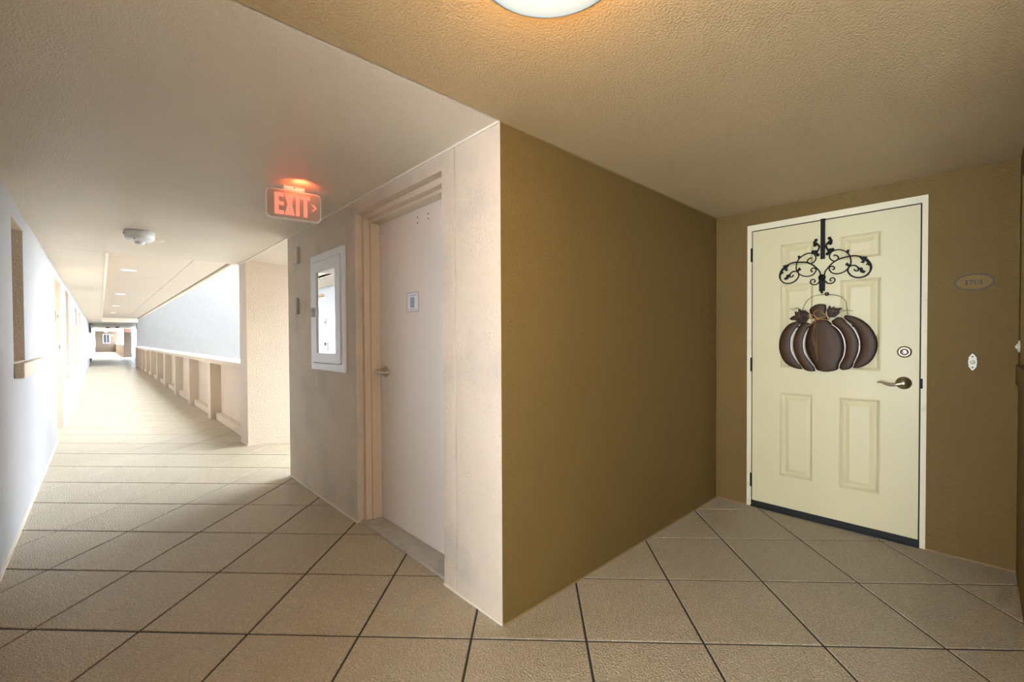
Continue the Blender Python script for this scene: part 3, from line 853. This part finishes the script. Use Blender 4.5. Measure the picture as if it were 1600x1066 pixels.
# ---- wreath hanger of scrolled iron over the top of the cream door
TR = {
'lobe1': [(-0.5361, 1.3177), (-0.4913, 1.3031), (-0.4572, 1.265), (-0.4343, 1.2131), (-0.4275, 1.1541), (-0.4347, 1.1017), (-0.4581, 1.0501), (-0.4925, 1.0189), (-0.5374, 1.0015), (-0.5677, 0.9997), (-0.5484, 1.0339), (-0.5232, 1.0779), (-0.5062, 1.1225), (-0.5015, 1.1676), (-0.5058, 1.2126), (-0.5224, 1.2573), (-0.5417, 1.2889), (-0.5527, 1.3064)] ,
'lobe2': [(-0.5582, 1.3011), (-0.5308, 1.2508), (-0.5154, 1.2061), (-0.5116, 1.1676), (-0.5157, 1.1227), (-0.5316, 1.0781), (-0.5539, 1.0341), (-0.5786, 0.9971), (-0.6137, 0.9874), (-0.6402, 0.9906), (-0.6295, 1.0245), (-0.6026, 1.0674), (-0.5808, 1.1173), (-0.5725, 1.1615), (-0.575, 1.1995), (-0.583, 1.2373), (-0.5963, 1.2717), (-0.6122, 1.2996), (-0.588, 1.3097)] ,
'lobe3': [(-0.6202, 1.3087), (-0.5964, 1.2497), (-0.5858, 1.2058), (-0.5822, 1.1616), (-0.5889, 1.1175), (-0.6079, 1.0739), (-0.6374, 1.0248), (-0.6454, 0.999), (-0.6767, 0.9912), (-0.7075, 0.9909), (-0.7427, 0.9988), (-0.7601, 1.0057), (-0.7648, 1.0421), (-0.7842, 1.0848), (-0.7928, 1.127), (-0.7936, 1.1629), (-0.7885, 1.1988), (-0.7712, 1.2409), (-0.7463, 1.2745), (-0.7185, 1.3056), (-0.6956, 1.3217), (-0.6647, 1.3258), (-0.6386, 1.3206)] ,
'lobe4': [(-0.7235, 1.3146), (-0.7287, 1.2962), (-0.7537, 1.2744), (-0.7785, 1.2408), (-0.7934, 1.1987), (-0.7999, 1.1629), (-0.7976, 1.127), (-0.7915, 1.085), (-0.7722, 1.0424), (-0.765, 1.015), (-0.7822, 1.0043), (-0.8065, 1.0091), (-0.8304, 1.0238), (-0.8397, 1.0568), (-0.8537, 1.0926), (-0.8629, 1.1281), (-0.865, 1.1692), (-0.8601, 1.2044), (-0.8458, 1.2457), (-0.8242, 1.2816), (-0.8, 1.3061), (-0.7805, 1.3306), (-0.7559, 1.3376)] ,
'lobe5': [(-0.7853, 1.3334), (-0.8024, 1.3149), (-0.8289, 1.2903), (-0.8528, 1.2515), (-0.8671, 1.2102), (-0.8729, 1.1692), (-0.8708, 1.1282), (-0.8607, 1.0928), (-0.8445, 1.051), (-0.8352, 1.0193), (-0.8635, 1.0223), (-0.9005, 1.0414), (-0.9276, 1.0714), (-0.9453, 1.1121), (-0.954, 1.1581), (-0.9493, 1.2039), (-0.931, 1.2501), (-0.9036, 1.2911), (-0.8664, 1.3244), (-0.8239, 1.3438), (-0.795, 1.348)] ,
'stem': [(-0.6065, 1.3874), (-0.6171, 1.4056), (-0.6434, 1.4228), (-0.6746, 1.424), (-0.6951, 1.4196), (-0.6978, 1.3889), (-0.6929, 1.3585), (-0.7058, 1.3274), (-0.6751, 1.315), (-0.6439, 1.3204), (-0.6227, 1.3398), (-0.6119, 1.3684)] ,
'leafa': [(-0.5467, 1.4032), (-0.5633, 1.3884), (-0.585, 1.3885), (-0.6039, 1.3688), (-0.6067, 1.3373), (-0.5907, 1.3128), (-0.5745, 1.3101), (-0.561, 1.2934), (-0.5471, 1.311), (-0.5249, 1.3277), (-0.5025, 1.3272), (-0.4923, 1.3366), (-0.508, 1.3508), (-0.5259, 1.3596), (-0.5219, 1.3854), (-0.5413, 1.3793)] ,
'leafb': [(-0.7004, 1.3826), (-0.7155, 1.4123), (-0.7256, 1.3965), (-0.7381, 1.4061), (-0.7456, 1.3936), (-0.7826, 1.3934), (-0.7655, 1.3733), (-0.7681, 1.3612), (-0.7459, 1.338), (-0.7159, 1.3362), (-0.7031, 1.352)] ,
'wire': [(-0.566, 1.3895), (-0.5848, 1.4389), (-0.6114, 1.4685), (-0.6431, 1.4817), (-0.6717, 1.4844), (-0.7151, 1.4823), (-0.7551, 1.4732), (-0.7847, 1.453), (-0.7994, 1.4252), (-0.8045, 1.3833), (-0.8085, 1.3403)] ,
'curla': [(-0.4966, 1.404), (-0.519, 1.3996), (-0.5301, 1.4105), (-0.5346, 1.3994), (-0.5412, 1.4086), (-0.5523, 1.3966)] ,
'curlb': [(-0.7681, 1.3612), (-0.7851, 1.3795), (-0.7934, 1.3707), (-0.802, 1.3834), (-0.8141, 1.3768), (-0.8356, 1.3722)] ,
'raf1': [(-0.6465, 1.3203), (-0.6336, 1.274), (-0.6275, 1.2118), (-0.6341, 1.1619)] ,
'raf2': [(-0.6533, 1.3201), (-0.6521, 1.2302), (-0.6489, 1.1496), (-0.6556, 1.0597)] ,
'raf3': [(-0.6429, 1.3111), (-0.6389, 1.2491), (-0.6392, 1.1868), (-0.6465, 1.0998)] ,
'bow1': [(-0.6543, 1.3305), (-0.6279, 1.3552), (-0.6066, 1.3593), (-0.604, 1.3406), (-0.628, 1.3334), (-0.6543, 1.3305)] ,
'bow2': [(-0.6543, 1.3305), (-0.6853, 1.3404), (-0.7108, 1.3425), (-0.7159, 1.324), (-0.6905, 1.3218), (-0.6543, 1.3305)] ,
'bow3': [(-0.6543, 1.3281), (-0.6229, 1.2993), (-0.5963, 1.2812)] ,
'bow4': [(-0.6543, 1.3324), (-0.6331, 1.3674), (-0.6644, 1.3845), (-0.6955, 1.3523)] ,
'eye': [(-0.6999, 1.4865)] ,
'strap': [(-0.6868, 1.9728), (-0.6853, 1.8095)] ,
'scra': [(-0.7324, 1.7249), (-0.7411, 1.7306), (-0.7565, 1.7163), (-0.7522, 1.6984), (-0.7348, 1.6928), (-0.7149, 1.7087), (-0.7103, 1.7307), (-0.7213, 1.7531), (-0.7475, 1.7625), (-0.7735, 1.757), (-0.7992, 1.739), (-0.8141, 1.7161), (-0.8206, 1.684), (-0.8186, 1.6583), (-0.804, 1.6341), (-0.7828, 1.6182), (-0.7527, 1.6111), (-0.7264, 1.6193), (-0.7108, 1.6398), (-0.7107, 1.6559), (-0.7261, 1.662), (-0.7372, 1.65), (-0.7329, 1.6399), (-0.7262, 1.6433)] ,
'scrb': [(-0.6842, 1.5891), (-0.6863, 1.6266), (-0.704, 1.6567), (-0.7304, 1.6854), (-0.7652, 1.7045), (-0.8078, 1.7117), (-0.8412, 1.7122), (-0.8782, 1.6968), (-0.9026, 1.6782), (-0.9167, 1.651), (-0.9189, 1.6204), (-0.9031, 1.5918), (-0.883, 1.5787), (-0.8544, 1.5766), (-0.8253, 1.59), (-0.8083, 1.6127), (-0.8061, 1.6338), (-0.8165, 1.6508), (-0.8374, 1.6533), (-0.854, 1.641), (-0.8582, 1.625), (-0.8521, 1.617), (-0.8397, 1.6221), (-0.8375, 1.6301)] ,
'scrc': [(-0.6888, 1.5725), (-0.7045, 1.5549), (-0.7267, 1.5554), (-0.7398, 1.5701), (-0.7331, 1.5867), (-0.7177, 1.5856), (-0.7133, 1.5727), (-0.7222, 1.5692)] ,
'fin': [(-0.7097, 1.8429), (-0.7156, 1.8286), (-0.7032, 1.813), (-0.6921, 1.8003), (-0.6954, 1.7811), (-0.7079, 1.7631), (-0.7234, 1.7688)] ,
'blobs': [(-0.7098, 1.8418), (-0.7174, 1.8246), (-0.7157, 1.8088), (-0.6991, 1.7441), (-0.708, 1.7578), (-0.7256, 1.7684), (-0.7123, 1.7678)] ,
'leaf1': [(-0.7949, 1.7397), (-0.7991, 1.7536), (-0.8126, 1.7537), (-0.8085, 1.7325)] ,
'leaf2': [(-0.7911, 1.6618), (-0.8016, 1.6761), (-0.8165, 1.6586), (-0.8124, 1.6461)] ,
'cres': [(-0.8578, 1.7048), (-0.8823, 1.7013), (-0.9024, 1.6975), (-0.8924, 1.6897), (-0.9086, 1.6723), (-0.9195, 1.6456), (-0.9189, 1.6204), (-0.911, 1.6061), (-0.9128, 1.6363), (-0.9027, 1.6477), (-0.8927, 1.649), (-0.9007, 1.6607), (-0.8905, 1.6747), (-0.8825, 1.6605), (-0.8662, 1.6667), (-0.8763, 1.6766)] ,
'cblob': [(-0.8582, 1.6379), (-0.8766, 1.6346), (-0.8807, 1.6198), (-0.8949, 1.6105), (-0.8829, 1.6002), (-0.8665, 1.6087)] ,
'bar': [(-0.6783, 1.5924), (-0.6778, 1.5088)] ,
'ring': [(-0.6959, 1.4885)] ,

}
hg = thing('wreath_hanger', (L, -0.68, 1.5), 'black scrolled iron hanger hooked over the cream door', 'hanger')
HC = -0.6735                                   # centre line (y) of the scrollwork
XH = L - 0.012


def both(key):
    pts = TR[key]
    yield [(XH, y, z) for y, z in pts]
    yield [(XH, 2 * HC - y, z) for y, z in pts]


st = MB()
st.box(L - 0.010, L - 0.006, HC - 0.0125, HC + 0.0125, 1.715, 1.9735)
st.box(L - 0.010, L + 0.050, HC - 0.0125, HC + 0.0125, 1.9665, 1.9705)
st.build('strap', M_BLACK, hg)
for key, r in (('scra', 0.0036), ('scrb', 0.0040), ('scrc', 0.0036)):
    for P in both(key):
        MB().tube(P, r, n=8, smooth_pts=4).build('scroll', M_BLACK, hg)
for P in both('fin'):
    MB().tube(P, [0.006, 0.008, 0.007, 0.005, 0.005, 0.006, 0.005], n=8).build('finial_scroll', M_BLACK, hg)
for s_ in (1, -1):
    for y, z in TR['blobs']:
        yy = y if s_ > 0 else 2 * HC - y
        MB().lathe([(0, -0.006), (0.008, -0.004), (0.010, 0), (0.008, 0.004), (0, 0.006)], (XH, yy, z), (1, 0, 0), 10).build('bud', M_BLACK, hg)
    for key in ('leaf1', 'leaf2', 'cres', 'cblob'):
        pts = [(y if s_ > 0 else 2 * HC - y, z) for y, z in TR[key]]
        MB().plate(pts, XH + 0.003, XH - 0.003).build('iron_leaf', M_BLACK, hg)
bz1, bz0 = TR['bar'][0][1], TR['bar'][1][1]
bb = MB().box(XH - 0.006, XH + 0.006, HC - 0.014, HC + 0.018, bz0, bz1, bev=0.003)
bb.lathe([(0, -0.004), (0.02, -0.004), (0.02, 0.004), (0, 0.004)], (XH - 0.003, HC + 0.002, bz1 + 0.004), (1, 0, 0), 14)
bb.build('hook_bar', M_BLACK, hg)
MB().tube([(XH - 0.004, HC + 0.006, bz0 + 0.01), (XH - 0.012, HC + 0.004, bz0 - 0.008), (XH - 0.022, HC - 0.002, bz0 - 0.014), (XH - 0.030, HC - 0.006, bz0 - 0.006)], 0.004).build('hook', M_BLACK, hg)

# ---- sheet metal pumpkin hanging from it
pk = thing('pumpkin_hanging', (L - 0.03, -0.68, 1.0), 'flat brown pumpkin door hanging with leaves and a raffia bow', 'pumpkin')
XP = L - 0.020


def embossed(name, pts, m, parent, th, rise, x=XP):
    bm = bmesh.new()
    # resample the outline finely so insets follow the curves
    n = len(pts)
    q = []
    for i in range(n):
        p0_, p1_, p2_, p3_ = (Vector((0, *pts[(i + k) % n])) for k in (-1, 0, 1, 2))
        sharp = (p1_ - p0_).angle(p2_ - p1_) > 1.0 or (p2_ - p1_).angle(p3_ - p2_) > 1.0
        for k in range(2):
            t = k / 2
            if sharp:
                q.append(p1_ * (1 - t) + p2_ * t)
            else:
                q.append(0.5 * ((2 * p1_) + (p2_ - p0_) * t + (2 * p0_ - 5 * p1_ + 4 * p2_ - p3_) * t * t + (3 * p1_ - p0_ - 3 * p2_ + p3_) * t ** 3))
    n = len(q)
    it, ib = max(range(n), key=lambda i: q[i].z), min(range(n), key=lambda i: q[i].z)

    def chain(step):
        c, i = [q[it]], it
        while i != ib:
            i = (i + step) % n
            c.append(q[i])
        acc = [0.0]
        for a_, b_ in zip(c, c[1:]):
            acc.append(acc[-1] + (b_ - a_).length)
        out, k = [], 0
        NR = 30
        for r_ in range(NR + 1):
            s_ = acc[-1] * r_ / NR
            while k < len(c) - 2 and acc[k + 1] < s_:
                k += 1
            t = (s_ - acc[k]) / max(acc[k + 1] - acc[k], 1e-9)
            out.append(c[k].lerp(c[k + 1], min(max(t, 0), 1)))
        return out
    A, B = chain(1), chain(-1)
    lay = bm.verts.layers.float.new('paint')
    NC = 8
    grid, back = [], []
    for r_, (pa, pb) in enumerate(zip(A, B)):
        row, rb = [], []
        for k in range(NC + 1):
            u, w = k / NC, r_ / (len(A) - 1)
            p = pa.lerp(pb, u)
            s_ = (math.sin(math.pi * u) ** 0.7) * (math.sin(math.pi * w) ** 0.45)
            v = bm.verts.new((x - 2 * rise * s_, p.y, p.z)); v[lay] = 0.85 * s_
            row.append(v)
            v2 = bm.verts.new((x + 0.003, p.y, p.z)); v2[lay] = 0.0
            rb.append(v2)
        grid.append(row); back.append(rb)
    for r_ in range(len(grid) - 1):
        for k in range(NC):
            bm.faces.new((grid[r_][k], grid[r_][k + 1], grid[r_ + 1][k + 1], grid[r_ + 1][k]))
            bm.faces.new((back[r_][k], back[r_ + 1][k], back[r_ + 1][k + 1], back[r_][k + 1]))
        bm.faces.new((grid[r_][0], grid[r_ + 1][0], back[r_ + 1][0], back[r_][0]))
        bm.faces.new((grid[r_][NC], back[r_][NC], back[r_ + 1][NC], grid[r_ + 1][NC]))
    bmesh.ops.remove_doubles(bm, verts=bm.verts, dist=1e-5)
    bmesh.ops.recalc_face_normals(bm, faces=bm.faces)
    me = bpy.data.meshes.new(name)
    bm.to_mesh(me); bm.free()
    me.materials.append(m)
    for p in me.polygons:
        p.use_smooth = p.normal.x < -0.2
    o = bpy.data.objects.new(name, me); COL.objects.link(o)
    put_under(o, parent)
    return o


for k, th in ((1, 0.010), (2, 0.009), (4, 0.011), (5, 0.015)):
    embossed('lobe', TR['lobe%d' % k], M_PUMP, pk, th, 0.004)
embossed('lobe', TR['lobe3'], M_PUMP, pk, 0.022, 0.005, x=XP - 0.003)
stm = embossed('stem', TR['stem'], M_PUMP, pk, 0.009, 0.003, x=XP - 0.006)
stm['label'] = 'short brown pumpkin stem'
for key in ('leafa', 'leafb'):
    lf = MB().plate(TR[key], XP - 0.006, XP - 0.010).build('leaf', M_LEAF, pk)
    y = sum(p[0] for p in TR[key]) / len(TR[key]); z = sum(p[1] for p in TR[key]) / len(TR[key])
    vn = MB()
    for p in TR[key][::3]:
        vn.tube([(XP - 0.0105, y, z), (XP - 0.0105, y * 0.3 + p[0] * 0.7, z * 0.3 + p[1] * 0.7)], 0.0012, n=6, smooth_pts=1)
    vn.build('leaf_vein', M_VEIN, lf)


def wire(key, r, x, m, nm, par_):
    return MB().tube([(x, y, z) for y, z in TR[key]], r, n=6).build(nm, m, par_)


# cross bars behind the lobes keep the cut-out in one piece
MB().box(XP + 0.0045, XP + 0.007, -0.86, -0.50, 1.275, 1.285).build('brace', M_LEAF, pk)
hw_ = wire('wire', 0.0016, XP - 0.005, M_WIRE, 'wire_handle', pk)
ey = TR['eye'][0]
MB().tube([(XP - 0.006, ey[0] + 0.009 * math.cos(a * 0.7), ey[1] + 0.008 * math.sin(a * 0.7)) for a in range(10)], 0.0035, n=8).build('bead', M_BLACK, hw_)
for key in ('curla', 'curlb'):
    wire(key, 0.0014, XP - 0.007, M_WIRE, 'tendril', pk)
bow = MB()
for key in ('bow1', 'bow2', 'bow3', 'bow4'):
    bow.tube([(XP - 0.022, y, z) for y, z in TR[key]], 0.0028, n=6)
bow.lathe([(0, -0.008), (0.008, -0.005), (0.011, 0), (0.008, 0.005), (0, 0.008)], (XP - 0.022, *TR['bow1'][0]), (1, 0, 0), 10)
bw = bow.build('raffia_bow', M_RAFFIA, pk)
for key in ('raf1', 'raf2', 'raf3'):
    wire(key, 0.0016, XP - 0.020, M_VEIN, 'raffia_strand', bw)
pl_ = MB().tube([(XP - 0.0135, *p) for p in [(-0.6953, 1.28), (-0.708, 1.24), (-0.7155, 1.20), (-0.73, 1.145)]], 0.0013, n=6).build('brush_line', M_VEIN, pk)

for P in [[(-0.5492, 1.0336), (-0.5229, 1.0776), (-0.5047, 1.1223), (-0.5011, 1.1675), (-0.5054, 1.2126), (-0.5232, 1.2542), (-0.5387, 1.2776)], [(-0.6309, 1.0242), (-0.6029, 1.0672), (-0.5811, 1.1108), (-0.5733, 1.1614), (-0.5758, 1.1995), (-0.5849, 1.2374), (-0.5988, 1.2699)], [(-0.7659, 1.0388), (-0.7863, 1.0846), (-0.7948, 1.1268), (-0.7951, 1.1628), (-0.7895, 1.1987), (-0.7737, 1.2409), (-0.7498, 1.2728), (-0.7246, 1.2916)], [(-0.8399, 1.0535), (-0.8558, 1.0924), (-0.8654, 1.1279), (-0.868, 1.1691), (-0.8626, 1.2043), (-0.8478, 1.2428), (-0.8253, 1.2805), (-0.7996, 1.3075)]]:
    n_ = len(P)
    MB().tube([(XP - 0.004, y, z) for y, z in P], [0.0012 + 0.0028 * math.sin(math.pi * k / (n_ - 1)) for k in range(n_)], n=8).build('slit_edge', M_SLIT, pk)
